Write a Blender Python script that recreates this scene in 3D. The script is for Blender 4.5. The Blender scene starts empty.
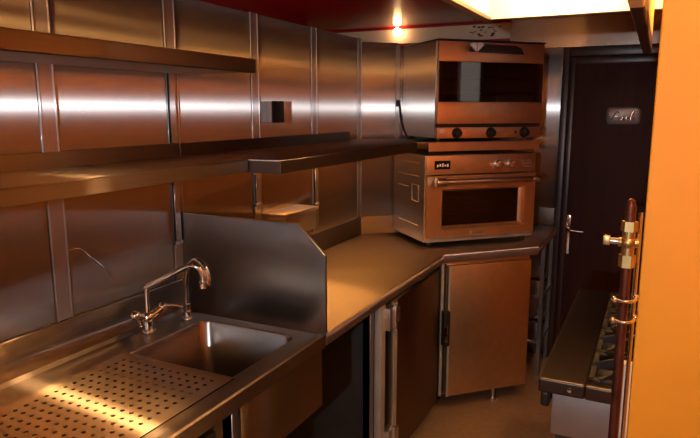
import bpy, bmesh, math, random
from mathutils import Matrix, Vector
random.seed(7)
C = bpy.context.scene.collection
S2 = math.sqrt(2)
# layout units -> metres (floor sits at -0.12 in layout units)
M = Matrix.Scale(0.88, 4) @ Matrix.Translation((0, 0, 0.12))
# local frame of the diagonal corner: (u along the front, s into the corner, z)
MC = Matrix(((1/S2, 1/S2, 0, 0), (-1/S2, 1/S2, 0, 0), (0, 0, 1, 0), (0, 0, 0, 1)))
ORI = {}

# ------------------------------------------------------------------ materials
def nodes_of(name):
    m = bpy.data.materials.new(name); m.use_nodes = True
    nt = m.node_tree
    return m, nt, nt.nodes['Principled BSDF']

def noise(nt, scale, stretch=(1, 1, 1), detail=3.0, rough=.5):
    tc = nt.nodes.new('ShaderNodeTexCoord'); mp = nt.nodes.new('ShaderNodeMapping')
    mp.inputs['Scale'].default_value = stretch
    nz = nt.nodes.new('ShaderNodeTexNoise')
    nz.inputs['Scale'].default_value = scale; nz.inputs['Detail'].default_value = detail
    nz.inputs['Roughness'].default_value = rough
    nt.links.new(tc.outputs['Object'], mp.inputs['Vector'])
    nt.links.new(mp.outputs['Vector'], nz.inputs['Vector'])
    return nz

def ramp(nt, src, a, b, lo=.3, hi=.7):
    r = nt.nodes.new('ShaderNodeValToRGB')
    r.color_ramp.elements[0].position = lo; r.color_ramp.elements[1].position = hi
    r.color_ramp.elements[0].color = (*a, 1); r.color_ramp.elements[1].color = (*b, 1)
    nt.links.new(src, r.inputs['Fac']); return r

def steel(name, col, rough=.3, grain='Z', aniso=.9, wave=.0, scratch=.02, streak=.035, tangent=None, lobe=.5, lobe_a=.072, lobe_e=.9):
    """brushed stainless steel; grain = axis the brush marks run along"""
    m, nt, b = nodes_of(name)
    st = {'Z': (40, 40, .8), 'X': (.8, 40, 40), 'Y': (40, .8, 40), 'N': (8, 8, 8)}[grain]
    n1 = noise(nt, 3.0, st, 4)
    lo = tuple(c*(1-streak) for c in col); hi = tuple(min(1, c*(1+streak)) for c in col)
    r = ramp(nt, n1.outputs['Fac'], lo, hi)
    nt.links.new(r.outputs['Color'], b.inputs['Base Color'])
    b.inputs['Metallic'].default_value = 1.0
    n3 = noise(nt, 2.2, (1, 1, 1), 5, .6)
    mr = nt.nodes.new('ShaderNodeMapRange')
    mr.inputs['To Min'].default_value = rough*.8; mr.inputs['To Max'].default_value = rough*1.25
    nt.links.new(n3.outputs['Fac'], mr.inputs['Value']); nt.links.new(mr.outputs['Result'], b.inputs['Roughness'])
    b.inputs['Anisotropic'].default_value = aniso
    if tangent:
        cv = nt.nodes.new('ShaderNodeCombineXYZ')
        for i, t in enumerate(tangent): cv.inputs[i].default_value = t
        nt.links.new(cv.outputs[0], b.inputs['Tangent'])
    n2 = noise(nt, 1.6, (1, 1, .7), 1)
    b1 = nt.nodes.new('ShaderNodeBump'); b1.inputs['Strength'].default_value = wave; b1.inputs['Distance'].default_value = .02
    nt.links.new(n2.outputs['Fac'], b1.inputs['Height'])
    b2 = nt.nodes.new('ShaderNodeBump'); b2.inputs['Strength'].default_value = scratch; b2.inputs['Distance'].default_value = .001
    nt.links.new(n1.outputs['Fac'], b2.inputs['Height']); nt.links.new(b1.outputs['Normal'], b2.inputs['Normal'])
    nt.links.new(b2.outputs['Normal'], b.inputs['Normal'])
    if tangent and lobe:
        # second lobe: very elongated gloss across the brush marks
        g = nt.nodes.new('ShaderNodeBsdfAnisotropic'); g.distribution = 'GGX'
        g.inputs['Roughness'].default_value = math.sqrt(lobe_a); g.inputs['Anisotropy'].default_value = -lobe_e
        nt.links.new(r.outputs['Color'], g.inputs['Color']); nt.links.new(cv.outputs[0], g.inputs['Tangent'])
        nt.links.new(b1.outputs['Normal'], g.inputs['Normal'])
        mx = nt.nodes.new('ShaderNodeMixShader'); mx.inputs[0].default_value = lobe
        nt.links.new(b.outputs[0], mx.inputs[1]); nt.links.new(g.outputs[0], mx.inputs[2])
        nt.links.new(mx.outputs[0], nt.nodes['Material Output'].inputs['Surface'])
    return m

def paint(name, a, b_, rough=.5, scale=6, bump=.0, metallic=0., coat=0., stretch=(1, 1, 1)):
    m, nt, b = nodes_of(name)
    n = noise(nt, scale, stretch, 4)
    r = ramp(nt, n.outputs['Fac'], a, b_)
    nt.links.new(r.outputs['Color'], b.inputs['Base Color'])
    b.inputs['Roughness'].default_value = rough; b.inputs['Metallic'].default_value = metallic
    b.inputs['Coat Weight'].default_value = coat; b.inputs['Coat Roughness'].default_value = .08
    if bump:
        bp = nt.nodes.new('ShaderNodeBump'); bp.inputs['Strength'].default_value = bump; bp.inputs['Distance'].default_value = .004
        nt.links.new(n.outputs['Fac'], bp.inputs['Height']); nt.links.new(bp.outputs['Normal'], b.inputs['Normal'])
    return m

def emit(name, col, strength):
    m, nt, b = nodes_of(name)
    b.inputs['Base Color'].default_value = (*col, 1)
    b.inputs['Emission Color'].default_value = (*col, 1); b.inputs['Emission Strength'].default_value = strength
    return m

ST = (.46, .43, .41)
HX, HU = (1, 0, 0), (1/S2, -1/S2, 0)
m_wall = steel('wall_steel', ST, .34, 'Z', .8, wave=.035, tangent=HX, lobe=.88)
m_chamf = steel('corner_wall_steel', ST, .34, 'Z', .8, wave=.035, tangent=HU, lobe=.88)
m_endw = steel('end_wall_steel', ST, .30, 'Z', .9, wave=.04, tangent=(0, 1, 0), lobe=.8)
m_trim = steel('trim_steel', (.50, .47, .46), .45, 'Z', .6, tangent=HX, lobe=.5)
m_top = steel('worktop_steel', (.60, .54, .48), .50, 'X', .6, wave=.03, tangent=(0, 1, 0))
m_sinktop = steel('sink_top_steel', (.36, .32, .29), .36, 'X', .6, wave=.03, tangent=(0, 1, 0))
m_drain = steel('drain_steel', (.70, .60, .48), .34, 'X', .9, tangent=(0, 1, 0), lobe=.75, lobe_a=.07, lobe_e=.9)
m_edge = steel('edge_steel', (.24, .20, .175), .44, 'X', .4, tangent=(0, .7, .71), lobe=.25)
m_shelf = steel('shelf_steel', (.50, .45, .41), .36, 'X', .7, tangent=(0, 1, 0))
m_under = steel('shelf_underside_steel', (.58, .57, .56), .45, 'N', .0)
m_basin = steel('basin_steel', (.28, .27, .265), .26, 'N', .0, wave=.05, scratch=.03)
m_splash = steel('splash_steel', (.27, .26, .255), .30, 'N', .0, wave=.08, scratch=.03)
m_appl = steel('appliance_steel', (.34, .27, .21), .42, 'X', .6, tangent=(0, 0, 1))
m_oven = steel('oven_steel', (.72, .53, .34), .42, 'N', .0, scratch=.02, streak=.05)  # orange tint puts warm reflected light into the steel's base colour
m_side = steel('oven_side_steel', (.62, .57, .52), .32, 'Z', .9, wave=.05, tangent=(1/S2, 1/S2, 0), lobe=.7)
m_range = steel('range_steel', (.46, .46, .48), .42, 'N', .0, scratch=.03)
m_rangetop = steel('range_top_steel', (.13, .11, .10), .42, 'X', .5, tangent=(0, 1, 0), lobe=.2)
m_hoodout = steel('hood_steel', (.45, .40, .36), .42, 'X', .4, tangent=(0, 0, 1))
m_soffit = steel('soffit_steel', (.36, .27, .22), .22, 'N', .0, wave=.03)
m_alu = paint('aluminium_strip', (.42, .41, .40), (.50, .49, .48), .35, 10, metallic=.45)
m_chrome = steel('chrome', (.85, .84, .82), .08, 'N', .0, scratch=.0, streak=.02)
m_satin = steel('satin_metal', (.72, .68, .64), .30, 'N', .0)
m_brass = steel('brass', (.56, .40, .17), .38, 'N', .0, streak=.2)
m_copper = paint('copper_pipe', (.06, .018, .012), (.18, .06, .035), .45, 14, .1, metallic=.8)
m_black = paint('black_plastic', (.008, .007, .007), (.02, .018, .016), .45, 8)
m_glass, _nt, _b = nodes_of('dark_oven_glass')
_g = _nt.nodes.new('ShaderNodeBsdfGlossy') if False else _nt.nodes.new('ShaderNodeBsdfAnisotropic')
_g.inputs['Roughness'].default_value = .03; _g.inputs['Color'].default_value = (.9, .9, .9, 1)
_t = _nt.nodes.new('ShaderNodeBsdfTransparent'); _t.inputs['Color'].default_value = (.42, .36, .32, 1)
_f = _nt.nodes.new('ShaderNodeFresnel'); _f.inputs['IOR'].default_value = 1.6
_x = _nt.nodes.new('ShaderNodeMixShader')
_nt.links.new(_f.outputs[0], _x.inputs[0]); _nt.links.new(_t.outputs[0], _x.inputs[1]); _nt.links.new(_g.outputs[0], _x.inputs[2])
_nt.links.new(_x.outputs[0], _nt.nodes['Material Output'].inputs['Surface'])
m_iron = paint('cast_iron', (.006, .006, .0065), (.018, .017, .016), .65, 30, .3)
m_dark = paint('dark_recess_paint', (.012, .010, .009), (.03, .024, .02), .6, 5)
m_grey = paint('grey_plastic', (.46, .45, .45), (.56, .55, .54), .5, 6)
m_cream = paint('hood_cream_enamel', (.86, .82, .70), (.92, .88, .78), .45, 3)
m_ochre = paint('ochre_enamel', (.72, .34, .05), (.80, .40, .07), .5, 3)
m_white = paint('white_board', (.80, .79, .76), (.88, .87, .84), .5, 4)
m_yellow = paint('yellow_wall_paint', (.74, .32, .010), (.82, .37, .016), .55, 3, .05)
m_warmwall = paint('ochre_wall_paint', (.58, .22, .022), (.66, .26, .03), .6, 2, .05)
m_backwall = paint('brown_wall_paint', (.10, .045, .025), (.13, .06, .03), .6, 2, .05)
m_beige = paint('beige_plaster', (.66, .56, .42), (.74, .64, .50), .35, 5, .08)
m_rust = paint('rust_flakes', (.10, .02, .012), (.20, .05, .025), .8, 20)
m_red = paint('red_gloss_ceiling', (.40, .004, .018), (.44, .006, .022), .20, 4, coat=.0)
m_redtrim = paint('red_trim', (.30, .006, .010), (.34, .01, .014), .4, 4)
m_floor = None
m_door = paint('dark_wood_door', (.026, .006, .006), (.048, .012, .010), .60, 3, .15, stretch=(7, 7, .6))
m_door.node_tree.nodes['Principled BSDF'].inputs['Specular IOR Level'].default_value = .25
m_frame = paint('dark_door_frame', (.020, .010, .009), (.045, .020, .016), .32, 4, .1, stretch=(7, 7, .6))
m_plate = steel('engraved_plate_metal', (.12, .105, .10), .34, 'N', .0)
m_display = paint('display_glass', (.004, .004, .005), (.012, .01, .01), .1, 4)
m_redlamp = emit('red_indicator', (.9, .03, .01), .6)
m_digits = emit('display_digits', (.9, .75, .55), .25)

m_floor, _nt, _b = nodes_of('brown_floor')
_n = noise(_nt, 30, (1, 1, 1), 6, .7); _r = ramp(_nt, _n.outputs['Fac'], (.22, .135, .075), (.30, .195, .115))
_nt.links.new(_r.outputs['Color'], _b.inputs['Base Color']); _b.inputs['Roughness'].default_value = .45

# ------------------------------------------------------------------ mesh helpers
def NB(): return bmesh.new()

def box(bm, x0, x1, y0, y1, z0, z1, bev=0., seg=2, mat=None):
    t = bmesh.new()
    bmesh.ops.create_cube(t, size=1)
    bmesh.ops.transform(t, verts=t.verts, matrix=Matrix.Translation(((x0+x1)/2, (y0+y1)/2, (z0+z1)/2)) @ Matrix.Diagonal((abs(x1-x0), abs(y1-y0), abs(z1-z0), 1)))
    if bev: bmesh.ops.bevel(t, geom=t.edges[:], offset=bev, segments=seg, affect='EDGES', profile=.6)
    if mat: bmesh.ops.transform(t, verts=t.verts, matrix=mat)
    merge(bm, t); return bm

def merge(bm, t):
    me = bpy.data.meshes.new('tmp'); t.to_mesh(me); t.free(); bm.from_mesh(me); bpy.data.meshes.remove(me)

def prism(bm, pts, axis, a, b, bev=0.):
    """polygon pts extruded along an axis from a to b"""
    t = bmesh.new()
    def P(p, v): return {'X': (v, p[0], p[1]), 'Y': (p[0], v, p[1]), 'Z': (p[0], p[1], v)}[axis]
    f = t.faces.new([t.verts.new(P(p, a)) for p in pts])
    r = bmesh.ops.extrude_face_region(t, geom=[f])
    vs = [g for g in r['geom'] if isinstance(g, bmesh.types.BMVert)]
    d = {'X': (b-a, 0, 0), 'Y': (0, b-a, 0), 'Z': (0, 0, b-a)}[axis]
    bmesh.ops.translate(t, verts=vs, vec=d)
    bmesh.ops.recalc_face_normals(t, faces=t.faces[:])
    if bev: bmesh.ops.bevel(t, geom=t.edges[:], offset=bev, segments=2, affect='EDGES', profile=.6)
    merge(bm, t); return bm

def cyl(bm, p0, p1, r, r1=None, n=20, bev=0., mat=None):
    p0, p1 = Vector(p0), Vector(p1); d = p1-p0
    t = bmesh.new()
    bmesh.ops.create_cone(t, cap_ends=True, segments=n, radius1=r, radius2=r if r1 is None else r1, depth=d.length)
    if bev:
        es = [e for e in t.edges if len(e.link_faces) == 2 and any(len(f.verts) > 4 for f in e.link_faces)]
        bmesh.ops.bevel(t, geom=es, offset=bev, segments=2, affect='EDGES', profile=.6)
    q = Vector((0, 0, 1)).rotation_difference(d.normalized()).to_matrix().to_4x4()
    mm = Matrix.Translation((p0+p1)/2) @ q
    bmesh.ops.transform(t, verts=t.verts, matrix=(mat @ mm) if mat else mm)
    merge(bm, t); return bm

def ball(bm, c, r, sc=(1, 1, 1), n=16):
    t = bmesh.new()
    bmesh.ops.create_uvsphere(t, u_segments=n, v_segments=n//2, radius=r)
    bmesh.ops.transform(t, verts=t.verts, matrix=Matrix.Translation(c) @ Matrix.Diagonal((*sc, 1)))
    merge(bm, t); return bm

def smooth_path(pts, sub=8):
    P = [Vector(p) for p in pts]; out = []
    for i in range(len(P)-1):
        a = P[max(i-1, 0)]; b = P[i]; c = P[i+1]; d = P[min(i+2, len(P)-1)]
        for k in range(sub):
            t = k/sub
            out.append(.5*((2*b)+(c-a)*t+(2*a-5*b+4*c-d)*t*t+(3*b-a-3*c+d)*t**3))
    out.append(P[-1]); return out

def tube(bm, pts, r, n=12, sub=8):
    path = smooth_path(pts, sub) if sub else [Vector(p) for p in pts]
    t = bmesh.new(); rings = []
    up = Vector((0, 0, 1))
    tan = (path[1]-path[0]).normalized()
    nrm = tan.orthogonal().normalized()
    for i, p in enumerate(path):
        tn = (path[min(i+1, len(path)-1)]-path[max(i-1, 0)]).normalized()
        nrm = (nrm - tn*nrm.dot(tn)).normalized(); bn = tn.cross(nrm)
        rr = r(i/(len(path)-1)) if callable(r) else r
        rings.append([t.verts.new(p+(nrm*math.cos(2*math.pi*k/n)+bn*math.sin(2*math.pi*k/n))*rr) for k in range(n)])
    for a, b in zip(rings, rings[1:]):
        for k in range(n): t.faces.new((a[k], a[(k+1) % n], b[(k+1) % n], b[k]))
    t.faces.new(rings[0][::-1]); t.faces.new(rings[-1])
    bmesh.ops.recalc_face_normals(t, faces=t.faces[:])
    merge(bm, t); return bm

def rrect(x0, x1, y0, y1, r, n=6):
    pts = []
    for cx, cy, a0 in ((x1-r, y1-r, 0), (x0+r, y1-r, 90), (x0+r, y0+r, 180), (x1-r, y0+r, 270)):
        for k in range(n+1):
            a = math.radians(a0+90*k/n); pts.append((cx+r*math.cos(a), cy+r*math.sin(a)))
    return pts

def holed(bm, X0, X1, Y0, Y1, inner, z, z_under=None):
    """flat plate with a rounded hole: fan each inner point outwards to the outer rectangle"""
    t = bmesh.new()
    cx = sum(p[0] for p in inner)/len(inner); cy = sum(p[1] for p in inner)/len(inner)
    corners = [(X1, Y1), (X0, Y1), (X0, Y0), (X1, Y0)]
    n = len(inner)//4
    ov = []
    for q in range(4):
        seg = inner[q*n:(q+1)*n]
        for k, p in enumerate(seg):
            c = corners[q]; f = k/(n-1)
            if q == 0: o = (X1, p[1]) if f < .5 else (p[0], Y1)
            elif q == 1: o = (p[0], Y1) if f < .5 else (X0, p[1])
            elif q == 2: o = (X0, p[1]) if f < .5 else (p[0], Y0)
            else: o = (p[0], Y0) if f < .5 else (X1, p[1])
            if abs(f-.5) < .01: o = c
            ov.append(o)
    iv = [t.verts.new((*p, z)) for p in inner]; oo = [t.verts.new((*p, z)) for p in ov]
    N = len(inner)
    for k in range(N): t.faces.new((iv[k], oo[k], oo[(k+1) % N], iv[(k+1) % N]))
    bmesh.ops.recalc_face_normals(t, faces=t.faces[:])
    for f in t.faces:
        if f.normal.z < 0: f.normal_flip()
    merge(bm, t); return bm

def loft(bm, loops, close=True):
    t = bmesh.new(); rs = [[t.verts.new(p) for p in l] for l in loops]; N = len(rs[0])
    for a, b in zip(rs, rs[1:]):
        for k in range(N): t.faces.new((a[k], b[k], b[(k+1) % N], a[(k+1) % N]))
    if close: t.faces.new(rs[-1])
    merge(bm, t); return bm

def finish(name, bm, mat, smooth=True, local=False, origin=None):
    if local: bmesh.ops.transform(bm, verts=bm.verts, matrix=MC)
    bmesh.ops.transform(bm, verts=bm.verts, matrix=M)
    if origin is None:
        xs = [v.co for v in bm.verts]
        origin = Vector(((min(v.x for v in xs)+max(v.x for v in xs))/2, (min(v.y for v in xs)+max(v.y for v in xs))/2, min(v.z for v in xs)))
    bmesh.ops.translate(bm, verts=bm.verts, vec=-origin)
    me = bpy.data.meshes.new(name); bm.to_mesh(me); bm.free()
    if smooth:
        me.polygons.foreach_set('use_smooth', [True]*len(me.polygons))
        try: me.set_sharp_from_angle(angle=math.radians(38))
        except Exception: pass
    me.materials.append(mat)
    o = bpy.data.objects.new(name, me); C.objects.link(o)
    return o, origin

def tag(o, label=None, cat=None, group=None, kind=None):
    if label: o['label'] = label
    if cat: o['category'] = cat
    if group: o['group'] = group
    if kind: o['kind'] = kind
    return o

def thing(name, label, cat, loc, group=None, local=False):
    o = bpy.data.objects.new(name, None); C.objects.link(o)
    v = Vector(loc)
    if local: v = MC @ v
    o.location = M @ v; o.empty_display_size = .05
    ORI[o] = o.location.copy()
    return tag(o, label, cat, group)

def part(name, bm, mat, parent, local=False, label=None, smooth=True):
    o, _ = finish(name, bm, mat, smooth, local, ORI[parent])
    o.parent = parent; ORI[o] = ORI[parent]
    if label: o['label'] = label
    return o

def solo(name, bm, mat, label, cat, local=False, group=None):
    o, org = finish(name, bm, mat, True, local); o.location = org; ORI[o] = org
    return tag(o, label, cat, group)

def struct(name, bm, mat, local=False, parent=None):
    if parent is not None: return part(name, bm, mat, parent, local)
    o, org = finish(name, bm, mat, True, local); o.location = org; ORI[o] = org
    o['kind'] = 'structure'; return o

def copy_tree(o, parent=None):
    c = o.copy(); C.objects.link(c)
    if parent is not None: c.parent = parent
    for ch in o.children: copy_tree(ch, c)
    return c

# ------------------------------------------------------------------ room shell
ZF, ZC = -.12, 2.385
XB, XE, YR, YL = -1.7, 4.75, -2.35, .95
struct('floor', box(NB(), XB-.1, XE+.1, YR-.1, YL+.1, ZF-.08, ZF), m_floor)
struct('ceiling', box(NB(), XB-.1, XE+.1, YR-.1, YL+.1, ZC, ZC+.08), m_red)
struct('wall_right', box(NB(), XB-.1, XE+.1, YR-.1, YR, ZF, ZC), m_warmwall)
struct('wall_back', box(NB(), XB-.1, XB, YR, YL, ZF, ZC), m_backwall)
struct('wall_far', box(NB(), XB-.1, XE+.1, YL, YL+.1, ZF, ZC), m_redtrim)
# end wall: plaster behind everything, steel cladding beside and above the door
struct('wall_end', box(NB(), XE, XE+.1, YR, YL, ZF, ZC), m_redtrim)
struct('trim_9', box(NB(), XE-.012, XE, -.765, YL, 2.262, ZC), m_beige)
bm = NB(); random.seed(3)
for i in range(26):     # flaking rust patches low on the plaster over the ovens
    y = random.uniform(-.70, -.46); z = random.uniform(2.285, 2.36)
    ball(bm, (XE-.013, y, z), random.uniform(.004, .015), (.1, 1, random.uniform(.3, .7)), 8)
struct('trim_10', bm, m_rust)
# left wall clad in steel sheets, with cover strips over the joints
bm = NB()
JX = [.23, .815, 1.40, 1.985, 2.57, 3.155, 3.76]
for a, b in zip([XB]+JX, JX):
    box(bm, a, b, -.001, .05, ZF, 2.20, .0015, 1)
# creased dent in the sheet left of the tap
tube(bm, [(1.40, -.0008, 1.262), (1.479, -.0015, 1.266), (1.53, -.002, 1.222), (1.585, -.002, 1.172), (1.60, -.002, 1.140), (1.62, -.0008, 1.122)], .0022, 8)
struct('wall_left', bm, m_wall)
for i, x in enumerate(JX[2:]):
    bm = NB()
    w = .033 if i < 4 else .03
    if i < 4: box(bm, x-w, x+w, -.007, .0, 1.032, 2.202, .002, 1)
    else: box(bm, x-.028, x+.02, -.007, .0, 1.032, 2.202, .002, 1)
    for s in (-1, 1):   # folded bright edges
        cyl(bm, (x+s*(w-.004), -.007, 1.032), (x+s*(w-.004), -.007, 2.201), .0035, n=8)
    struct('trim_%d' % (i+1), bm, m_trim)
# diagonal corner cladding (frame: u, s, z)
uA = 3.78/S2; uB = (4.75+.97)/S2; sC = 3.78/S2
bm = NB(); box(bm, uA, 2.94, sC, sC+.03, ZF, 2.182, .001, 1); box(bm, 2.945, uB, sC, sC+.03, ZF, 2.165, .001, 1)
struct('wall_corner', bm, m_chamf, local=True)
struct('trim_6', box(NB(), 2.925, 2.955, sC-.007, sC, 1.02, 2.17, .002, 1), m_trim, local=True)
# steel sheet between the ovens and the door, and the soffit sheet over the door
bm = NB(); box(bm, XE-.012, XE, -1.145, -.97, ZF, 2.178, .001, 1)
box(bm, XE-.018, XE-.012, -1.145, -.97, 1.462, 1.474, .002, 1)
struct('wall_end_cladding', bm, m_endw)
bm = NB(); box(bm, XE-.014, XE, YR, -.765, 2.18, ZC, .001, 1)
struct('trim_7', bm, m_soffit)
struct('trim_8', box(NB(), XE-.03, XE, -.765, YL, ZC-.014, ZC, .002, 1), m_redtrim)
# door
dr = bpy.data.objects.new('door_1', None); C.objects.link(dr); dr.location = M @ Vector((XE, -1.57, ZF)); ORI[dr] = dr.location.copy(); dr['kind'] = 'structure'
part('door_leaf', box(NB(), XE-.045, XE-.002, -1.96, -1.195, ZF+.01, 2.11, .004), m_door, dr)
bm = NB()
box(bm, XE-.06, XE, -1.195, -1.148, ZF, 2.175, .006); box(bm, XE-.06, XE, -2.01, -1.96, ZF, 2.175, .006)
box(bm, XE-.06, XE, -1.96, -1.195, 2.112, 2.175, .006)
part('door_frame', bm, m_frame, dr)
bm = NB()
fr = [(-1.205, 2.10), (-1.95, 2.10)]
box(bm, XE-.050, XE-.045, -1.235, -1.205, ZF+.03, 2.10, .003); box(bm, XE-.050, XE-.045, -1.235, -1.92, 2.06, 2.10, .003)
part('door_moulding', bm, m_frame, dr)
hd = part('door_handle', box(NB(), XE-.052, XE-.045, -1.268, -1.232, .70, .99, .004), m_chrome, dr, label='chrome lever handle on a long plate')
bm = NB(); cyl(bm, (XE-.045, -1.25, .89), (XE-.10, -1.25, .89), .012, n=16, bev=.002)
tube(bm, [(XE-.098, -1.246, .89), (XE-.104, -1.275, .889), (XE-.10, -1.32, .884), (XE-.098, -1.362, .882)], .010, 12)
part('lever', bm, m_chrome, hd)
bm = NB(); cyl(bm, (XE-.045, -1.25, .965), (XE-.062, -1.25, .965), .012, n=14, bev=.002); part('lock_cylinder', bm, m_brass, hd)
pl = bpy.data.objects.new('x', None)
bm = NB(); pts = rrect(-1.665, -1.465, 1.652, 1.755, .022)
prism(bm, pts, 'X', XE-.053, XE-.045, .003)
pp = part('name_plate', bm, m_plate, dr, label='small rounded metal plate with engraved lettering')
bm = NB(); o1 = rrect(-1.671, -1.459, 1.646, 1.761, .026); o2 = rrect(-1.662, -1.468, 1.655, 1.752, .02)
loft(bm, [[(XE-.047, *p) for p in o1], [(XE-.056, *p) for p in o1], [(XE-.056, *p) for p in o2], [(XE-.050, *p) for p in o2]], False)
part('plate_border', bm, m_black, pp)
bm = NB()     # worn cursive engraving
def stroke(pts, r=.004): tube(bm, [(XE-.0545, -1.565-y, 1.70+z) for y, z in pts], r, 6, 5)
stroke([(-.075, -.025), (-.060, .005), (-.045, .028), (-.030, .022), (-.034, .004), (-.052, -.002)])
stroke([(-.022, -.004), (-.020, -.022), (-.008, -.020), (-.002, -.002), (0, -.022), (.010, -.020)])
stroke([(.012, -.022), (.028, -.012), (.030, -.004), (.020, -.004), (.022, -.020), (.036, -.020)])
stroke([(.036, -.022), (.055, .010), (.066, .028), (.060, .030), (.050, .006), (.046, -.02), (.056, -.022), (.070, -.008)])
part('engraving', bm, m_soffit, pp)
# high window in the right wall, over the stove end
wn = bpy.data.objects.new('window_1', None); C.objects.link(wn); wn.location = M @ Vector((3.35, YR, 1.8)); ORI[wn] = wn.location.copy(); wn['kind'] = 'structure'
bm = NB()
for a in ((3.235, 3.255, 1.74, 2.20), (3.425, 3.445, 1.74, 2.20), (3.255, 3.425, 1.74, 1.76), (3.255, 3.425, 2.18, 2.20)): box(bm, a[0], a[1], YR, YR+.03, a[2], a[3], .003, 1)
part('window_frame', bm, m_white, wn)
part('window_pane', box(NB(), 3.255, 3.425, YR+.004, YR+.012, 1.76, 2.18), emit('daylight_pane', (.95, .82, .74), 2.4), wn)
# yellow partition by the gas pipe
struct('wall_partition', box(NB(), 1.70, 1.915, YR, -1.775, ZF, 2.095, .003, 1), m_yellow)

# ------------------------------------------------------------------ sink counter
t = thing('sink_unit', 'long stainless sink worktop with a rounded bowl and tall clipped splash panel', 'sink', (1.4, -.35, ZF))
WX0, WX1, WY = .20, 1.985, -.705
inn = rrect(1.375, 1.932, -.615, -.165, .055); dri = rrect(.80, 1.335, -.615, -.165, .02)
bm = NB()
holed(bm, 1.345, WX1, -.665, -.0045, inn, .893)
holed(bm, WX0, 1.345, -.665, -.0045, dri, .893)
rim = [(-.665, .893), (-.672, .899), (-.700, .899), (-.705, .894), (-.705, .846), (-.690, .846), (-.690, .880), (-.665, .884)]
box(bm, WX0, WX0+.01, -.66, -.0045, .85, .893)
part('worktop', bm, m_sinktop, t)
bm = NB(); prism(bm, rim, 'X', WX0, WX1, 0); part('front_rim', bm, m_edge, t)
bm = NB()
loft(bm, [[(x, y, .893) for x, y in inn], [(x, y, .885) for x, y in rrect(1.38, 1.927, -.61, -.17, .052)],
          [(x, y, .66) for x, y in rrect(1.386, 1.921, -.604, -.176, .052)], [(x, y, .63) for x, y in rrect(1.40, 1.907, -.59, -.19, .05)],
          [(x, y, .622) for x, y in rrect(1.43, 1.877, -.56, -.22, .05)]])
bs = part('basin', bm, m_basin, t)
part('drain_ring', cyl(NB(), (1.73, -.39, .621), (1.73, -.39, .628), .035, n=24, bev=.003), m_chrome, bs)
bm = NB()
loft(bm, [[(x, y, .893) for x, y in dri], [(x, y, .838) for x, y in rrect(.80, 1.335, -.615, -.165, .02)]])
part('drain_well', bm, m_basin, t)
bm = NB(); box(bm, WX0, WX1, -.018, -.0045, .893, 1.03, .003)
prism(bm, [(-.018, .893), (-.018, .905), (-.030, .893)], 'X', WX0, WX1)
part('upstand', bm, m_sinktop, t)
bm = NB(); prism(bm, [(-.0195, .893), (-.0195, 1.318), (-.588, 1.318), (-.707, 1.206), (-.707, .893)], 'X', 1.986, 2.0, .003)
part('splash_panel', bm, m_splash, t)
bm = NB(); box(bm, 1.45, 1.972, -.698, -.686, .612, .846, .003)
part('apron', bm, m_appl, t)
for x in (1.965, 1.455):
    for y in (-.655, -.06):
        bm = NB(); box(bm, x-.02, x+.02, y-.02, y+.02, ZF+.03, .85 if y > -.5 else .846, .002, 1); cyl(bm, (x, y, ZF), (x, y, ZF+.04), .022, n=14, bev=.003)
        if x < 1.9 or y > -.5: part('leg', bm, m_trim, t)
        else: bm.free()

# perforated drain panel lying in the worktop
bm = NB(); tb = bmesh.new()
px0, px1, py0, py1 = .770, 1.514, -.630, -.150; nx, ny = 22, 14
cw, ch = (px1-px0)/nx, (py1-py0)/ny
for i in range(nx):
    for j in range(ny):
        cx, cy = px0+(i+.5)*cw, py0+(j+.5)*ch
        o = []; q = []
        for k in range(16):
            a = 2*math.pi*k/16; c, s = math.cos(a), math.sin(a); mx = max(abs(c), abs(s))
            o.append(tb.verts.new((cx+c/mx*cw/2, cy+s/mx*ch/2, .8975))); q.append(tb.verts.new((cx+c*.0066, cy+s*.0066, .8975)))
        if i in (0, nx-1) or j in (0, ny-1): tb.faces.new(o); [tb.verts.remove(v) for v in q]
        else:
            for k in range(16): tb.faces.new((o[k], o[(k+1) % 16], q[(k+1) % 16], q[k]))
bmesh.ops.remove_doubles(tb, verts=tb.verts[:], dist=1e-5)
bmesh.ops.recalc_face_normals(tb, faces=tb.faces[:])
r = bmesh.ops.extrude_face_region(tb, geom=tb.faces[:])
bmesh.ops.translate(tb, verts=[g for g in r['geom'] if isinstance(g, bmesh.types.BMVert)], vec=(0, 0, -.004))
bmesh.ops.recalc_face_normals(tb, faces=tb.faces[:])
merge(bm, tb)
box(bm, px1-.003, px1, py0+.03, py1-.03, .880, .8965)
solo('drain_panel', bm, m_drain, 'perforated stainless drainboard panel set in the worktop beside the sink bowl', 'drainboard')

# taps
t = thing('mixer_tap', 'chrome mixer tap with two handles and long slanting spout', 'tap', (1.712, -.075, .893))
B = (1.712, -.075)
bm = NB(); cyl(bm, (*B, .8945), (*B, .903), .026, n=20, bev=.003); cyl(bm, (*B, .903), (*B, .955), .019, n=20, bev=.002); ball(bm, (*B, .955), .024)
part('body', bm, m_chrome, t)
for s, d in ((-1, (-.052, .012, .028)), (1, (.056, -.026, .038))):
    e = Vector((*B, .948))+Vector(d)
    bm = NB(); cyl(bm, (*B, .948), e, .013, .015, n=16, bev=.002); ball(bm, e, .020, (1, 1, .9))
    h = part('handle', bm, m_chrome, t)
    bm = NB(); l = e+Vector((.045, -.055, -.006)) if s > 0 else e+Vector((-.02, -.045, -.03))
    tube(bm, [e, (e+l)/2+Vector((0, 0, .006)), l], lambda q: .0075-.003*q, 10); ball(bm, l, .0065)
    part('lever', bm, m_chrome, h)
bm = NB()
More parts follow.
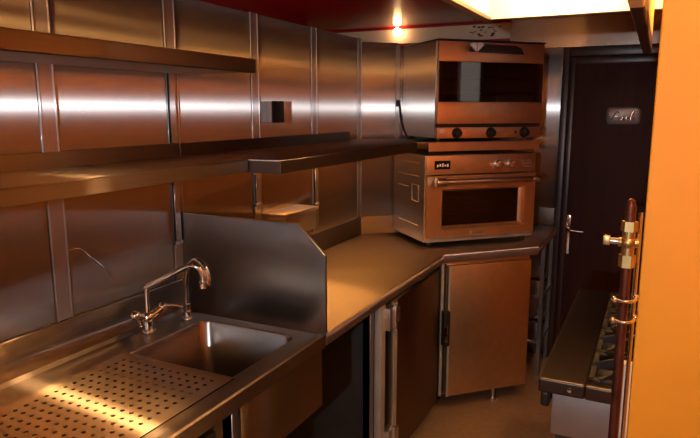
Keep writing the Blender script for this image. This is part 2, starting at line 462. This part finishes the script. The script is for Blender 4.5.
tube(bm, [(*B, .95), (*B, 1.0), (*B, 1.062), (1.713, -.079, 1.074), (1.716, -.088, 1.082), (1.724, -.12, 1.098), (1.75, -.19, 1.138), (1.765, -.228, 1.160), (1.776, -.255, 1.166), (1.785, -.276, 1.152), (1.79, -.287, 1.125), (1.79, -.287, 1.105)], .0105, 14, 6)
cyl(bm, (1.79, -.287, 1.108), (1.79, -.287, 1.078), .0145, n=18, bev=.002)
part('spout', bm, m_chrome, t)
t = thing('swan_neck_tap', 'dark chrome swan neck tap behind the sink corner, beside the splash panel', 'tap', (1.9, -.108, .893))
B = (1.90, -.108)
bm = NB(); cyl(bm, (*B, .8945), (*B, .902), .024, n=20, bev=.003); cyl(bm, (*B, .902), (*B, .935), .016, n=20, bev=.003); cyl(bm, (*B, .935), (*B, .962), .019, n=6)
part('body', bm, m_chrome, t)
bm = NB()
tube(bm, [(*B, .95), (*B, 1.0), (1.899, -.110, 1.05), (1.893, -.125, 1.105), (1.885, -.155, 1.142), (1.873, -.195, 1.158), (1.862, -.232, 1.145), (1.857, -.25, 1.118), (1.856, -.254, 1.098)], .0115, 14, 6)
cyl(bm, (1.856, -.254, 1.102), (1.856, -.254, 1.068), .0155, n=18, bev=.002)
part('spout', bm, m_chrome, t)

# dishwasher under the drainboard
t = thing('dishwasher', 'stainless undercounter dishwasher below the drainboard', 'dishwasher', (1.05, -.4, ZF))
part('body', box(NB(), .55, 1.345, -.66, -.03, ZF+.10, .82, .004), m_appl, t)
part('door', box(NB(), .555, 1.34, -.695, -.661, ZF+.16, .705, .008), m_appl, t)
part('control_panel', box(NB(), .555, 1.34, -.69, -.661, .715, .815, .006), m_black, t)
bm = NB(); box(bm, .63, 1.325, -.73, -.715, .735, .765, .006); box(bm, .65, .67, -.72, -.69, .74, .76); box(bm, 1.29, 1.31, -.72, -.69, .74, .76)
part('handle', bm, m_satin, t)
for x in (.61, 1.29):
    for y in (-.60, -.1): part('foot', cyl(NB(), (x, y, ZF), (x, y, ZF+.105), .02, n=14, bev=.003), m_black, t)
# side post between dishwasher and sink is a leg of the sink unit

# ------------------------------------------------------------------ corner worktop
t = thing('corner_worktop', 'stainless worktop running into the corner below the ovens', 'worktop', (3.2, -.4, ZF))
poly = [(2.002, -.003), (3.777, -.003), (4.735, -.962), (4.735, -1.172), (3.932, -1.172), (3.459, -.703), (2.002, -.703)]
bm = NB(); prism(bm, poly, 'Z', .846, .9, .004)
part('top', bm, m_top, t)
bm = NB()
box(bm, 2.003, 3.777, -.016, -.002, .9, 1.024, .003)
part('upstand', bm, m_edge, t)
bm = NB(); box(bm, uA+.006, uB-.02, sC-.016, sC-.002, .9, 1.024, .003); part('corner_upstand', bm, m_edge, t, local=True)
bm = NB(); box(bm, XE-.030, XE-.019, -1.17, -.985, .9, 1.03, .003); part('end_upstand', bm, m_edge, t)
bm = NB(); box(bm, 2.505, 2.545, -.66, -.62, ZF, .846, .002, 1); part('leg', bm, m_trim, t)

# undercounter fridge
t = thing('counter_fridge', 'stainless undercounter fridge with its dark door beside the open bay under the counter', 'fridge', (3.0, -.4, ZF))
bm = NB(); box(bm, 2.56, 3.40, -.655, -.05, -.02, .835, .003); part('body', bm, m_dark, t)
bm = NB(); box(bm, 2.56, 2.615, -.690, -.656, -.02, .838, .003); part('frame', bm, m_alu, t)
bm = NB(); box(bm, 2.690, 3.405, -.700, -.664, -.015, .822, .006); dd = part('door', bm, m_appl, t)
bm = NB(); box(bm, 2.690, 2.735, -.7035, -.7, -.01, .818, .001, 1); part('edge_strip', bm, m_alu, dd)
for z in (.70, .07):
    bm = NB(); box(bm, 2.618, 2.69, -.712, -.668, z, z+.11, .004); cyl(bm, (2.675, -.716, z-.004), (2.675, -.716, z+.114), .010, n=14, bev=.002)
    box(bm, 2.69, 2.74, -.716, -.704, z+.02, z+.09, .003)
    part('hinge', bm, m_satin, t, label='polished metal door hinge')
bm = NB(); box(bm, 2.618, 2.688, -.664, -.656, -.01, .83); part('gasket', bm, m_black, t)
for x in (2.62, 3.34):
    for y in (-.60, -.12): part('foot', cyl(NB(), (x, y, ZF), (x, y, -.018), .018, n=14, bev=.003), m_satin, t)

# corner cabinet (frame: u, s, z)
t = thing('corner_cabinet', 'stainless corner cabinet on small feet beneath the two ovens', 'cabinet', (3.27, 2.2, ZF), local=True)
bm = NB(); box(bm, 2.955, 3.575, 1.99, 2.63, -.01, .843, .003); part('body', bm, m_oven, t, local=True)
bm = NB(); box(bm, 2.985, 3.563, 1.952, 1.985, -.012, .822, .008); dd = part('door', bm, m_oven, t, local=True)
bm = NB(); box(bm, 2.985, 2.998, 1.949, 1.956, -.01, .82, .001, 1); part('edge_strip', bm, m_alu, dd, local=True)
bm = NB(); box(bm, 2.962, 2.984, 1.984, 1.99, .0, .83); part('gasket', bm, m_black, t, local=True)
bm = NB(); box(bm, 2.944, 2.962, 1.968, 1.99, -.01, .838, .003); part('frame', bm, m_alu, t, local=True)
bm = NB(); box(bm, 2.947, 2.988, 1.925, 1.966, .33, .55, .006); hl = part('latch', bm, m_black, t, local=True, label='black and chrome door latch')
bm = NB(); box(bm, 2.948, 2.968, 1.912, 1.926, .36, .46, .005); part('latch_lever', bm, m_chrome, hl, local=True)
for u, s in ((3.02, 2.25), (3.37, 2.03), (3.02, 2.58), (3.54, 2.58)):
    if True:
        bm = NB(); cyl(bm, (u, s, ZF+.012), (u, s, -.009), .013, n=14); cyl(bm, (u, s, ZF), (u, s, ZF+.014), .024, n=16, bev=.003); part('foot', bm, m_satin, t, local=True)

# open rack right of the corner cabinet
t = thing('side_rack', 'narrow steel rack with two shelves squeezed between corner cabinet and door panel', 'rack', (4.35, -1.0, ZF))
for x in (4.32, 4.68):
    for y in (-1.145, -.88):
        part('post', box(NB(), x-.014, x+.014, y-.014, y+.014, ZF, .842, .002, 1), m_splash, t)
for z in (.12, .45): part('shelf', box(NB(), 4.305, 4.695, -1.16, -.865, z, z+.02, .002, 1), m_splash, t)

# ------------------------------------------------------------------ ovens (frame: u, s, z)
def hollow(u0, u1, s0, s1, z0, z1, c):
    bm = NB(); w = .05
    for q in ((u0, u0+w, s0, s1, z0, z1), (u1-w, u1, s0, s1, z0, z1), (u0+w, u1-w, s0, s1, z0, z0+w), (u0+w, u1-w, s0, s1, z1-w, z1), (u0+w, u1-w, s1-w, s1, z0+w, z1-w)): box(bm, *q, 0)
    return bm
def rack(u0, u1, s0, s1, z):
    bm = NB(); cyl(bm, (u0, s0, z), (u1, s0, z), .005, n=8); cyl(bm, (u0, s1, z), (u1, s1, z), .005, n=8)
    n = int((u1-u0)/.035)
    for k in range(n+1): cyl(bm, (u0+(u1-u0)*k/n, s0, z), (u0+(u1-u0)*k/n, s1, z), .0028, n=6)
    return bm
def knob(name, u, z, s, r, parent, mat, mark=True, h=.03):
    bm = NB(); cyl(bm, (u, s, z), (u, s-.006, z), r*1.25, n=24, bev=.002); cyl(bm, (u, s-.006, z), (u, s-h, z), r, r*.88, n=24, bev=.004)
    if mark: box(bm, u-.005, u+.005, s-h-.008, s-h+.002, z-r*.85, z+r*.85, .002, 1)
    return part(name, bm, mat, parent, local=True)
SF = 2.145
t = thing('built_in_oven', 'lower stainless oven with towel bar handle standing on the corner worktop', 'oven', (3.3, 2.4, .9), local=True)
part('body', hollow(2.912, 3.690, SF+.02, 2.645, .93, 1.47, 0), m_side, t, local=True)
for z in (1.415, 1.33, 1.25, 1.02):      # pressed ribs and a hatch on the left flank
    y0, y1 = (2.25, 2.55) if z != 1.25 else (2.40, 2.55)
    part('side_rib', box(NB(), 2.908, 2.914, y0, y1, z, z+.006, .002, 1), m_side, t, local=True)
bm = NB()
for a in ((2.24, 2.246, 1.17, 1.28), (2.34, 2.346, 1.17, 1.28), (2.24, 2.346, 1.17, 1.176), (2.24, 2.346, 1.274, 1.28)): box(bm, 2.907, 2.914, a[0], a[1], a[2], a[3], .001, 1)
part('side_hatch', bm, m_side, t, local=True)
part('control_panel', box(NB(), 2.918, 3.690, SF-.002, SF+.02, 1.352, 1.468, .004), m_oven, t, local=True)
dsp = part('display', box(NB(), 2.966, 3.075, SF-.005, SF-.001, 1.385, 1.437, .002, 1), m_display, t, local=True)
bm = NB()
for k in range(5): box(bm, 2.982+.017*k, 2.992+.017*k, SF-.006, SF-.0045, 1.400+.003*(k % 2), 1.414+.004*(k % 3))
part('digits', bm, m_digits, dsp, local=True)
for z in (1.10, 1.20): part('rack', rack(2.97, 3.63, SF+.05, 2.55, z), m_satin, t, local=True)
knob('knob', 3.405, 1.407, SF-.002, .027, t, m_satin, False, .042); knob('knob', 3.502, 1.407, SF-.002, .027, t, m_satin, False, .042)
bm = NB()
for r in range(3):
    for c in range(4): box(bm, 3.588+.021*c, 3.603+.021*c, SF-.006, SF-.001, 1.384+.018*r, 1.393+.018*r, .001, 1)
part('button_panel', bm, m_trim, t, local=True)
# door: a frame round the window
bm = NB(); U0, U1, Z0, Z1 = 2.916, 3.688, .958, 1.345; a0, a1, b0, b1 = 3.01, 3.622, 1.005, 1.268
for q in ((U0, a0, Z0, Z1), (a1, U1, Z0, Z1), (a0, a1, Z0, b0), (a0, a1, b1, Z1)): box(bm, q[0], q[1], SF-.012, SF+.018, q[2], q[3])
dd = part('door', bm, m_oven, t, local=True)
bm = NB()
i0, i1, j0, j1 = 3.034, 3.572, 1.032, 1.248
def rect(u0, u1, z0, z1, s): return [(u0, s, z0), (u1, s, z0), (u1, s, z1), (u0, s, z1)]
loft(bm, [rect(a0-.004, a1+.004, b0-.004, b1+.004, SF-.014), rect(a0+.004, a1-.004, b0+.004, b1-.004, SF-.015), rect(i0, i1, j0, j1, SF+.010)], False)
part('window_bezel', bm, m_oven, dd, local=True)
part('window', box(NB(), a0, a1, SF+.008, SF+.014, b0, b1), m_glass, dd, local=True)
bm = NB(); cyl(bm, (2.955, SF-.062, 1.312), (3.68, SF-.062, 1.312), .019, n=18, bev=.003)
for u in (2.985, 3.655):
    cyl(bm, (u, SF-.01, 1.312), (u, SF-.06, 1.312), .018, n=16)
cyl(bm, (2.950, SF-.062, 1.312), (3.02, SF-.062, 1.312), .029, n=18, bev=.004); cyl(bm, (3.63, SF-.062, 1.312), (3.68, SF-.062, 1.312), .022, n=18, bev=.004)
part('handle', bm, m_satin, dd, local=True)
bm = NB(); box(bm, 3.222, 3.318, SF-.016, SF-.011, .968, .990, .003, 1); box(bm, 3.235, 3.305, SF-.018, SF-.015, .972, .980, .001, 1); part('badge', bm, m_satin, dd, local=True, label='small engraved metal badge')
bm = NB()
box(bm, 2.925, 3.695, SF+.006, SF+.02, .928, .956, .002, 1)
for k in range(12): box(bm, 2.96+.058*k, 2.995+.058*k, SF+.004, SF+.007, .936, .948)
part('vent_strip', bm, m_trim, t, local=True)
for u in (2.97, 3.65):
    for s in (2.20, 2.59): part('foot', cyl(NB(), (u, s, .9015), (u, s, .932), .02, n=14, bev=.003), m_black, t, local=True)

t = thing('convection_oven', 'upper glass fronted oven with three black knobs standing on the corner shelf', 'oven', (3.34, 2.4, 1.553), local=True)
UF = 2.150
part('body', hollow(2.978, 3.722, UF+.03, 2.660, 1.575, 2.152, 0), m_side, t, local=True)
part('top_panel', box(NB(), 2.974, 3.726, UF-.004, 2.655, 2.150, 2.160, .003, 1), m_black, t, local=True)
bm = NB(); box(bm, 2.982, 3.718, UF, UF+.03, 2.03, 2.148, .004); box(bm, 2.982, 3.718, UF, UF+.03, 1.660, 1.792, .004)
box(bm, 2.982, 2.990, UF, UF+.03, 1.792, 2.03); box(bm, 3.710, 3.718, UF, UF+.03, 1.792, 2.03)
dd = part('door', bm, m_oven, t, local=True)
gl = part('glass', box(NB(), 2.984, 3.716, UF-.002, UF+.028, 1.792, 2.03, .002, 1), m_glass, dd, local=True)
bm = NB()
prism(bm, [(3.16, 2.086), (3.54, 2.078), (3.52, 2.112), (3.48, 2.128), (3.20, 2.132), (3.17, 2.125)], 'Y', UF-.05, UF-.03, .006)
for u in (3.22, 3.47): box(bm, u-.012, u+.012, UF-.032, UF+.002, 2.09, 2.12)
hh = part('handle', bm, m_black, dd, local=True, label='black bar handle')
bm = NB()
prism(bm, [(3.155, 2.125), (3.172, 2.137), (3.199, 2.135), (3.200, 2.085)], 'Y', UF-.062, UF-.048, .003); prism(bm, [(3.206, 2.085), (3.207, 2.135), (3.235, 2.137), (3.252, 2.125)], 'Y', UF-.062, UF-.048, .003)
part('handle_boss', bm, m_white, hh, local=True, label='metal latch boss coloured white for its window reflection')  # white paint stands for the window's reflection on the metal
part('gap_strip', box(NB(), 2.984, 3.716, UF+.012, UF+.03, 1.636, 1.660), m_black, t, local=True)
part('control_panel', box(NB(), 2.980, 3.720, UF-.004, UF+.03, 1.572, 1.638, .003), m_oven, t, local=True)
for u in (3.113, 3.350, 3.592): knob('knob', u, 1.604, UF-.004, .027, t, m_black)
for u, mm in ((3.185, m_redlamp), (3.528, m_black)):
    part('indicator_lamp', cyl(NB(), (u, UF-.003, 1.606), (u, UF-.010, 1.606), .007, n=12, bev=.001), mm, t, local=True)
bm = NB(); box(bm, 2.996, 3.028, UF-.006, UF-.003, 1.606, 1.632, .001, 1); part('rating_label', bm, m_white, t, local=True)
for u in (3.02, 3.68):
    for s in (2.21, 2.61): part('foot', cyl(NB(), (u, s, 1.5545), (u, s, 1.577), .02, n=14, bev=.003), m_black, t, local=True)
for z in (1.76, 1.85, 1.94): part('rack', rack(3.03, 3.67, UF+.06, 2.58, z), m_satin, t, local=True)
# mains lead of the upper oven
bm = NB()
def L(u, s, z): return MC @ Vector((u, s, z))
tube(bm, [L(2.938, 2.650, 1.80), L(2.945, 2.644, 1.775), L(2.948, 2.630, 1.70), L(2.955, 2.60, 1.63), L(2.962, 2.555, 1.572), L(2.962, 2.50, 1.568)], .0065, 10)
bm2 = NB(); cyl(bm2, L(2.936, 2.651, 1.765), L(2.938, 2.651, 1.81), .016, .013, n=14, bev=.003)
t = thing('power_cord', 'black power cord hanging down beside the upper oven to the shelf', 'cord', L(2.95, 2.6, 1.553))
part('cable', bm, m_black, t); part('plug', bm2, m_black, t)

# ------------------------------------------------------------------ shelves
def shelf(name, label, x0, x1, yf, zt, lip, up, brackets, underside=True):
    t = thing(name, label, 'shelf', ((x0+x1)/2, -.01, zt-lip))
    bm = NB(); box(bm, x0, x1, yf, -.008, zt-.004, zt, .0015, 1); part('board', bm, m_shelf, t)
    bm = NB(); box(bm, x0, x1, yf, yf+.004, zt-lip, zt-.003, .001, 1); box(bm, x0, x1, yf+.004, yf+.03, zt-lip, zt-lip+.004, .001, 1)
    for x in (x0, x1-.004): box(bm, x, x+.004, yf, -.012, zt-lip, zt-.003, .001, 1)
    part('lip', bm, m_edge, t)
    if up:
        bm = NB(); box(bm, x0, x1, -.013, -.008, zt, zt+up, .001, 1); part('upstand', bm, m_edge, t)
    for x in brackets:
        bm = NB(); prism(bm, [(-.009, zt-.004), (yf+.06, zt-.004), (yf+.06, zt-.012), (-.05, zt-.035), (-.009, zt-.04)], 'X', x-.003, x+.003)
        box(bm, x-.014, x+.014, yf+.06, -.009, zt-.009, zt-.0045)
        part('bracket', bm, m_satin, t)
    if not up:
        bm = NB(); box(bm, x0+.004, x1-.004, yf+.004, -.009, zt-lip, zt-lip+.004, .001, 1); part('underside', bm, m_under, t)
    return t
shelf('wall_shelf', 'upper stainless wall shelf above the sink, nearest the ceiling', .30, 2.105, -.335, 1.942, .053, 0, ())
shelf('wall_shelf', 'lower stainless wall shelf directly above the sink and drainboard', .30, 2.005, -.357, 1.553, .047, .055, (.815, 1.40, 1.965))
t = thing('corner_shelf', 'deep stainless shelf running from above the splash panel to beneath the upper oven', 'shelf', (2.9, -.3, 1.5))
k = 2.135*S2   # diagonal front
ps = [(2.010, -.009), (3.758, -.009), (4.490, -.741), (4.120, -1.102), (k+.5, -.5), (2.010, -.5)]
bm = NB(); prism(bm, ps, 'Z', 1.545, 1.553, .0015); part('board', bm, m_shelf, t)
bm = NB(); box(bm, 2.010, k+.5, -.503, -.498, 1.500, 1.551, .001, 1); box(bm, 2.010, k+.5, -.498, -.47, 1.500, 1.504)
part('lip', bm, m_edge, t)
bm = NB(); box(bm, 2.010, 2.014, -.5, -.012, 1.500, 1.546, .001, 1); part('end_plate', bm, m_edge, t)
bm = NB(); box(bm, 2.918, 3.70, 2.128, 2.135, 1.496, 1.551, .002, 1); part('corner_lip', bm, m_oven, t, local=True)
bm = NB(); box(bm, 2.012, 3.60, -.013, -.008, 1.553, 1.606, .001, 1); part('upstand', bm, m_edge, t)
for x in (2.57, 3.155):
    bm = NB(); prism(bm, [(-.009, 1.545), (-.20, 1.545), (-.20, 1.535), (-.05, 1.505), (-.009, 1.50)], 'X', x-.003, x+.003); part('bracket', bm, m_satin, t)
# slotted uprights below the shelves
for i, (x, z0, z1, tx) in enumerate(((1.965, 1.20, 1.495, 'above the splash panel corner'), (2.55, 1.28, 1.43, 'left of the small box under the corner shelf'), (3.145, 1.20, 1.43, 'right of the small box under the corner shelf'))):
    bm = NB(); box(bm, x-.017, x+.017, -.024, -.0105, z0, z1, .002, 1); box(bm, x-.024, x+.024, -.026, -.0105, z0-.012, z0+.006, .002, 1)
    for q in range(5): box(bm, x-.005, x+.005, -.0255, -.023, z0+.03+.03*q, z0+.045+.03*q)
    solo('shelf_upright', bm, m_trim, 'short slotted upright on the steel wall, '+tx, 'upright', group='uprights under the wall shelves')
bm = NB(); box(bm, 1.965-.017, 1.965+.017, -.024, -.0105, 1.61, 1.888, .002, 1)
solo('shelf_upright', bm, m_trim, 'tall shelf upright between the two wall shelves above the sink', 'upright', group='uprights under the wall shelves')

# ------------------------------------------------------------------ wall boxes
t = thing('wall_socket', 'grey wall socket with black face above the corner shelf', 'socket', (2.68, -.02, 1.68))
bm = NB(); box(bm, 2.612, 2.70, -.036, -.008, 1.683, 1.785, .004); box(bm, 2.612, 2.70, -.068, -.037, 1.683, 1.785, .004); part('housing', bm, m_grey, t)
bm = NB(); box(bm, 2.616, 2.722, -.074, -.068, 1.680, 1.788, .003); part('cover', bm, m_black, t)
t = thing('junction_box', 'stainless junction box on the wall under the corner shelf, behind the splash panel', 'box', (2.78, -.08, 1.13))
bm = NB(); box(bm, 2.625, 2.95, -.130, -.001, 1.10, 1.205, .005); part('housing', bm, m_satin, t)
bm = NB(); box(bm, 2.615, 2.96, -.138, -.001, 1.205, 1.222, .004); part('lid', bm, m_satin, t)
for y in (-.035, -.07, -.105): part('cable_gland', cyl(NB(), (2.95, y, 1.155), (2.985, y, 1.155), .014, n=6), m_black, t)

# ------------------------------------------------------------------ gas range
t = thing('gas_range', 'stainless gas range with black pan supports opposite the counter', 'stove', (2.5, -1.9, ZF))
RX0, RX1 = 1.975, 3.04
part('body', box(NB(), RX0, RX1, -2.33, -1.545, .70, .852, .004), m_range, t)
part('lower_cabinet', box(NB(), RX0+.015, RX1-.01, -2.33, -1.56, ZF+.08, .70, .003), m_dark, t)
for x in (2.05, 2.96):
    for y in (-2.25, -1.62): part('foot', cyl(NB(), (x, y, ZF), (x, y, ZF+.082), .022, n=14, bev=.003), m_black, t)
bm = NB()
box(bm, 1.942, 3.068, -1.645, -1.505, .852, .9, .008, 3); box(bm, 1.942, 1.985, -2.33, -1.645, .852, .9, .008, 3); box(bm, 3.03, 3.068, -2.33, -1.645, .852, .9, .006, 3)
part('top_frame', bm, m_rangetop, t)
bm = NB(); cyl(bm, (1.944, -1.60, .876), (1.936, -1.60, .876), .007, n=12, bev=.002); part('bolt', bm, m_chrome, t)
part('burner_well', box(NB(), 1.985, 3.03, -2.33, -1.645, .853, .872), m_iron, t)
bm = NB(); box(bm, 1.95, 3.06, -1.54, -1.512, .80, .852, .01, 3); part('control_rail', bm, m_black, t)
for i in range(4):
    for j in range(2):
        cx, cy = 2.118+.262*i, -1.808-.33*j
        bm = NB(); cyl(bm, (cx, cy, .872), (cx, cy, .885), .055, n=24, bev=.004); cyl(bm, (cx, cy, .885), (cx, cy, .897), .038, n=24, bev=.004)
        part('burner', bm, m_iron, t)
        bm = NB(); hx, hy = .126, .160
        for q in ((cx-hx, cx+hx, cy-hy, cy-hy+.018), (cx-hx, cx+hx, cy+hy-.018, cy+hy), (cx-hx, cx-hx+.018, cy-hy, cy+hy), (cx+hx-.018, cx+hx, cy-hy, cy+hy)): box(bm, *q, .872, .905, .004, 1)
        for a in range(8):     # fingers rising to the middle
            an = math.pi/4*a; d = Vector((math.cos(an), math.sin(an), 0)); sc = 1/max(abs(d.x)/hx, abs(d.y)/hy)
            p = Vector((cx, cy, 0))+d*sc*.98; q = Vector((cx, cy, 0))+d*.04
            n = Vector((-d.y, d.x, 0))*.006
            tt = bmesh.new()
            vs = [tt.verts.new(v) for v in (p-n+Vector((0, 0, .89)), p+n+Vector((0, 0, .89)), q+n+Vector((0, 0, .905)), q-n+Vector((0, 0, .905)),
                                            p-n+Vector((0, 0, .910)), p+n+Vector((0, 0, .910)), q+n+Vector((0, 0, .955)), q-n+Vector((0, 0, .955)))]
            for f in ((0, 1, 2, 3), (7, 6, 5, 4), (0, 4, 5, 1), (1, 5, 6, 2), (2, 6, 7, 3), (3, 7, 4, 0)): tt.faces.new([vs[g] for g in f])
            bmesh.ops.recalc_face_normals(tt, faces=tt.faces[:]); merge(bm, tt)
        part('pan_support', bm, m_iron, t)

# gas pipe with valve
t = thing('gas_pipe', 'reddish copper gas pipe with brass valve rising before the stove', 'pipe', (1.6, -1.745, ZF))
px_, py_ = 1.60, -1.744
bm = NB(); cyl(bm, (px_, py_, ZF), (px_, py_, 1.375), .0115, n=18); part('riser', bm, m_copper, t)
bm = NB(); tube(bm, [(px_, py_, 1.45), (px_, py_, 1.50), (px_, py_, 1.528)], lambda q: .0125-.004*max(0, q-.7)/.3, 16); ball(bm, (px_, py_, 1.527), .0095)
part('stub', bm, m_copper, t)
bm = NB(); cyl(bm, (px_, py_, 1.37), (px_, py_, 1.40), .019, n=6); cyl(bm, (px_, py_, 1.40), (px_, py_, 1.46), .0145, n=18); cyl(bm, (px_, py_, 1.458), (px_, py_, 1.482), .019, n=6)
cyl(bm, (px_, py_-.024, 1.430), (px_, py_+.022, 1.430), .0115, n=16, bev=.002); ball(bm, (px_, py_, 1.43), .019)
v = part('valve', bm, m_brass, t, label='brass gas valve')
bm = NB(); cyl(bm, (px_, py_+.02, 1.431), (px_, py_+.042, 1.431), .008, n=14); part('valve_stem', bm, m_chrome, v)
bm = NB(); box(bm, px_-.010, px_+.010, py_+.040, py_+.056, 1.421, 1.443, .003); part('valve_cap', bm, m_brass, v)
# steel conduit clamped beside it
t = thing('steel_conduit', 'thin bright steel conduit with two clamps beside the copper gas pipe', 'conduit', (1.62, -1.766, ZF))
cxx, cyy = 1.635, -1.7655
bm = NB(); cyl(bm, (cxx, cyy, ZF), (cxx, cyy, 1.50), .0055, n=14); part('rod', bm, m_chrome, t)
for z, yy in ((1.238, -1.7385), (1.290, -1.748)):
    bm = NB(); tube(bm, [(1.632, -1.770, z), (1.612, -1.770, z), (1.592, -1.767, z), (1.578, -1.756, z), (1.576, -1.740, z), (1.582, -1.726, z)], .004, 10); ball(bm, (1.582, -1.724, z), .008); ball(bm, (1.622, -1.771, z), .008)
    part('clamp', bm, m_chrome, t)
bm = NB(); box(bm, 1.66, 1.69, -1.774, -1.731, ZF, 1.10, .003)
solo('edge_board', bm, m_white, 'narrow white upright board between the gas pipe and the yellow wall', 'board')

# ------------------------------------------------------------------ extractor hood
t = thing('extractor_hood', 'large extractor hood lit inside above the stove', 'extractor hood', (1.2, -1.7, 2.1))
hx0, hx1, hy0, hy1, hz0, hz1 = -.9, 2.60, -2.32, -1.12, 2.10, 2.345
bm = NB(); w = .012
box(bm, hx0, hx1, hy1-w, hy1, hz0, hz1, .002, 1); box(bm, hx0, hx1, hy0, hy0+w, hz0, hz1, .002, 1)
box(bm, hx0, hx0+w, hy0, hy1, hz0, hz1, .002, 1); box(bm, hx1-w, hx1, hy0, hy1, hz0, hz1, .002, 1)
box(bm, hx0, hx1, hy0, hy1, hz1-.006, hz1+.012)
box(bm, hx0, hx1, hy1-.03, hy1+.002, hz0-.004, hz0+.012, .003)
part('canopy', bm, m_hoodout, t)
bm = NB()
box(bm, hx0+w, hx1-w, hy1-w-.006, hy1-w-.001, hz0+.014, hz1-.012); box(bm, hx1-w-.006, hx1-w-.001, hy0+w, hy1-w-.006, hz0+.004, hz1-.012)
box(bm, hx0+w, hx1-w, hy0+w, hy1-w, hz1-.012, hz1-.007)
part('liner', bm, m_cream, t)
bm = NB(); box(bm, hx0+w, hx1-.03, -1.742, -1.730, 1.985, hz1-.013, .001, 1); part('baffle', bm, m_ochre, t)
bm = NB(); box(bm, 1.42, hx1-.03, -1.745, -1.716, 1.945, 1.988, .003, 1); part('grease_gutter', bm, m_frame, t)
bm = NB(); box(bm, .9, 1.419, -1.745, -1.716, 1.945, 1.988, .003, 1); part('gutter_end', bm, m_cream, t)
WARM = (1.0, .54, .20)
e_hood = emit('hood_lamp_glow', WARM, 560)
for (lx, ly) in ((2.42, -1.43), (2.30, -2.05), (.75, -2.05)):
    bm = NB(); cyl(bm, (lx, ly, hz1-.013), (lx, ly, hz1-.04), .07, n=24, bev=.004); lp = part('lamp_holder', bm, m_satin, t)
    bm = NB(); ball(bm, (lx, ly, hz1-.065), .055, (1, 1, .7), 20); part('lamp_glass', bm, e_hood, lp, label='glowing warm lamp glass')

# small lamp on the plaster above the ovens
t = thing('wall_bulb', 'small glowing bulb on the plaster strip above the ovens', 'lamp', (XE, .109, 2.335))
bm = NB(); cyl(bm, (XE, .109, 2.345), (XE-.035, .109, 2.345), .028, .02, n=18, bev=.003); part('holder', bm, m_white, t)
bm = NB(); ball(bm, (XE-.06, .109, 2.345), .032); part('bulb', bm, emit('bulb_glow', (1, .62, .28), 50), t, label='glowing bulb')

# lamp strip beneath the corner shelf
t = thing('under_shelf_lamp', 'slim lamp fixed to the underside of the corner shelf, near the ovens', 'lamp', (3.1, -.32, 1.52))
bm = NB(); box(bm, 2.66, 3.54, -.30, -.24, 1.53, 1.544, .002, 1); part('housing', bm, m_white, t)
bm = NB(); box(bm, 2.67, 3.53, -.295, -.245, 1.520, 1.530, .002, 1); part('diffuser', bm, emit('strip_glow', (1, .40, .09), 60), t)

# ------------------------------------------------------------------ lights
def point(name, loc, col, power, r):
    l = bpy.data.lights.new(name, 'POINT'); l.color = col; l.energy = power; l.shadow_soft_size = r
    o = bpy.data.objects.new(name, l); C.objects.link(o); o.location = M @ Vector(loc); return o
def area(name, loc, to, col, power, sx, sy):
    l = bpy.data.lights.new(name, 'AREA'); l.color = col; l.energy = power; l.shape = 'RECTANGLE'; l.size = sx; l.size_y = sy
    o = bpy.data.objects.new(name, l); C.objects.link(o); o.location = M @ Vector(loc)
    d = (M @ Vector(to))-(M @ Vector(loc)); o.rotation_euler = d.to_track_quat('-Z', 'Y').to_euler(); return o
# cool light added at eye height behind the camera, standing in for its flash
area('flash_stand_in', (XB+.02, -1.7, 1.78), (3, -.6, 1.5), (.88, .94, 1.0), 46, .07, .04)
# warm room lamp further back in the kitchen
point('room_lamp', (-.95, -.85, 2.29), (1, .46, .13), 26, .03)
point('second_room_lamp', (-.30, -.55, 2.33), (1, .46, .13), 8, .03)

point('hidden_ceiling_fill', (3.0, .5, 1.4), (1, .52, .2), 4, .06)  # unseen light added behind the steel wall to brighten the red ceiling
w = bpy.data.worlds.new('World'); bpy.context.scene.world = w; w.use_nodes = True
w.node_tree.nodes['Background'].inputs[0].default_value = (1, .6, .35, 1); w.node_tree.nodes['Background'].inputs[1].default_value = .02

# ------------------------------------------------------------------ camera
f = 620.
p = math.atan(109/620.)
yaw = math.atan2(310, math.hypot(620, 109))
cam = bpy.data.cameras.new('camera'); cam.sensor_fit = 'HORIZONTAL'; cam.sensor_width = 36; cam.lens = f/700*36
cam.clip_start = .02
co = bpy.data.objects.new('camera', cam); C.objects.link(co)
co.location = M @ Vector((0, -1.788, 1.743))
co.rotation_euler = (math.pi/2-p, 0, -math.pi/2+yaw)
sc = bpy.context.scene; sc.camera = co
sc.view_settings.view_transform = 'Standard'; sc.view_settings.look = 'None'
sc.view_settings.gamma = 1; sc.view_settings.use_curve_mapping = False
sc.view_settings.exposure = -0.85
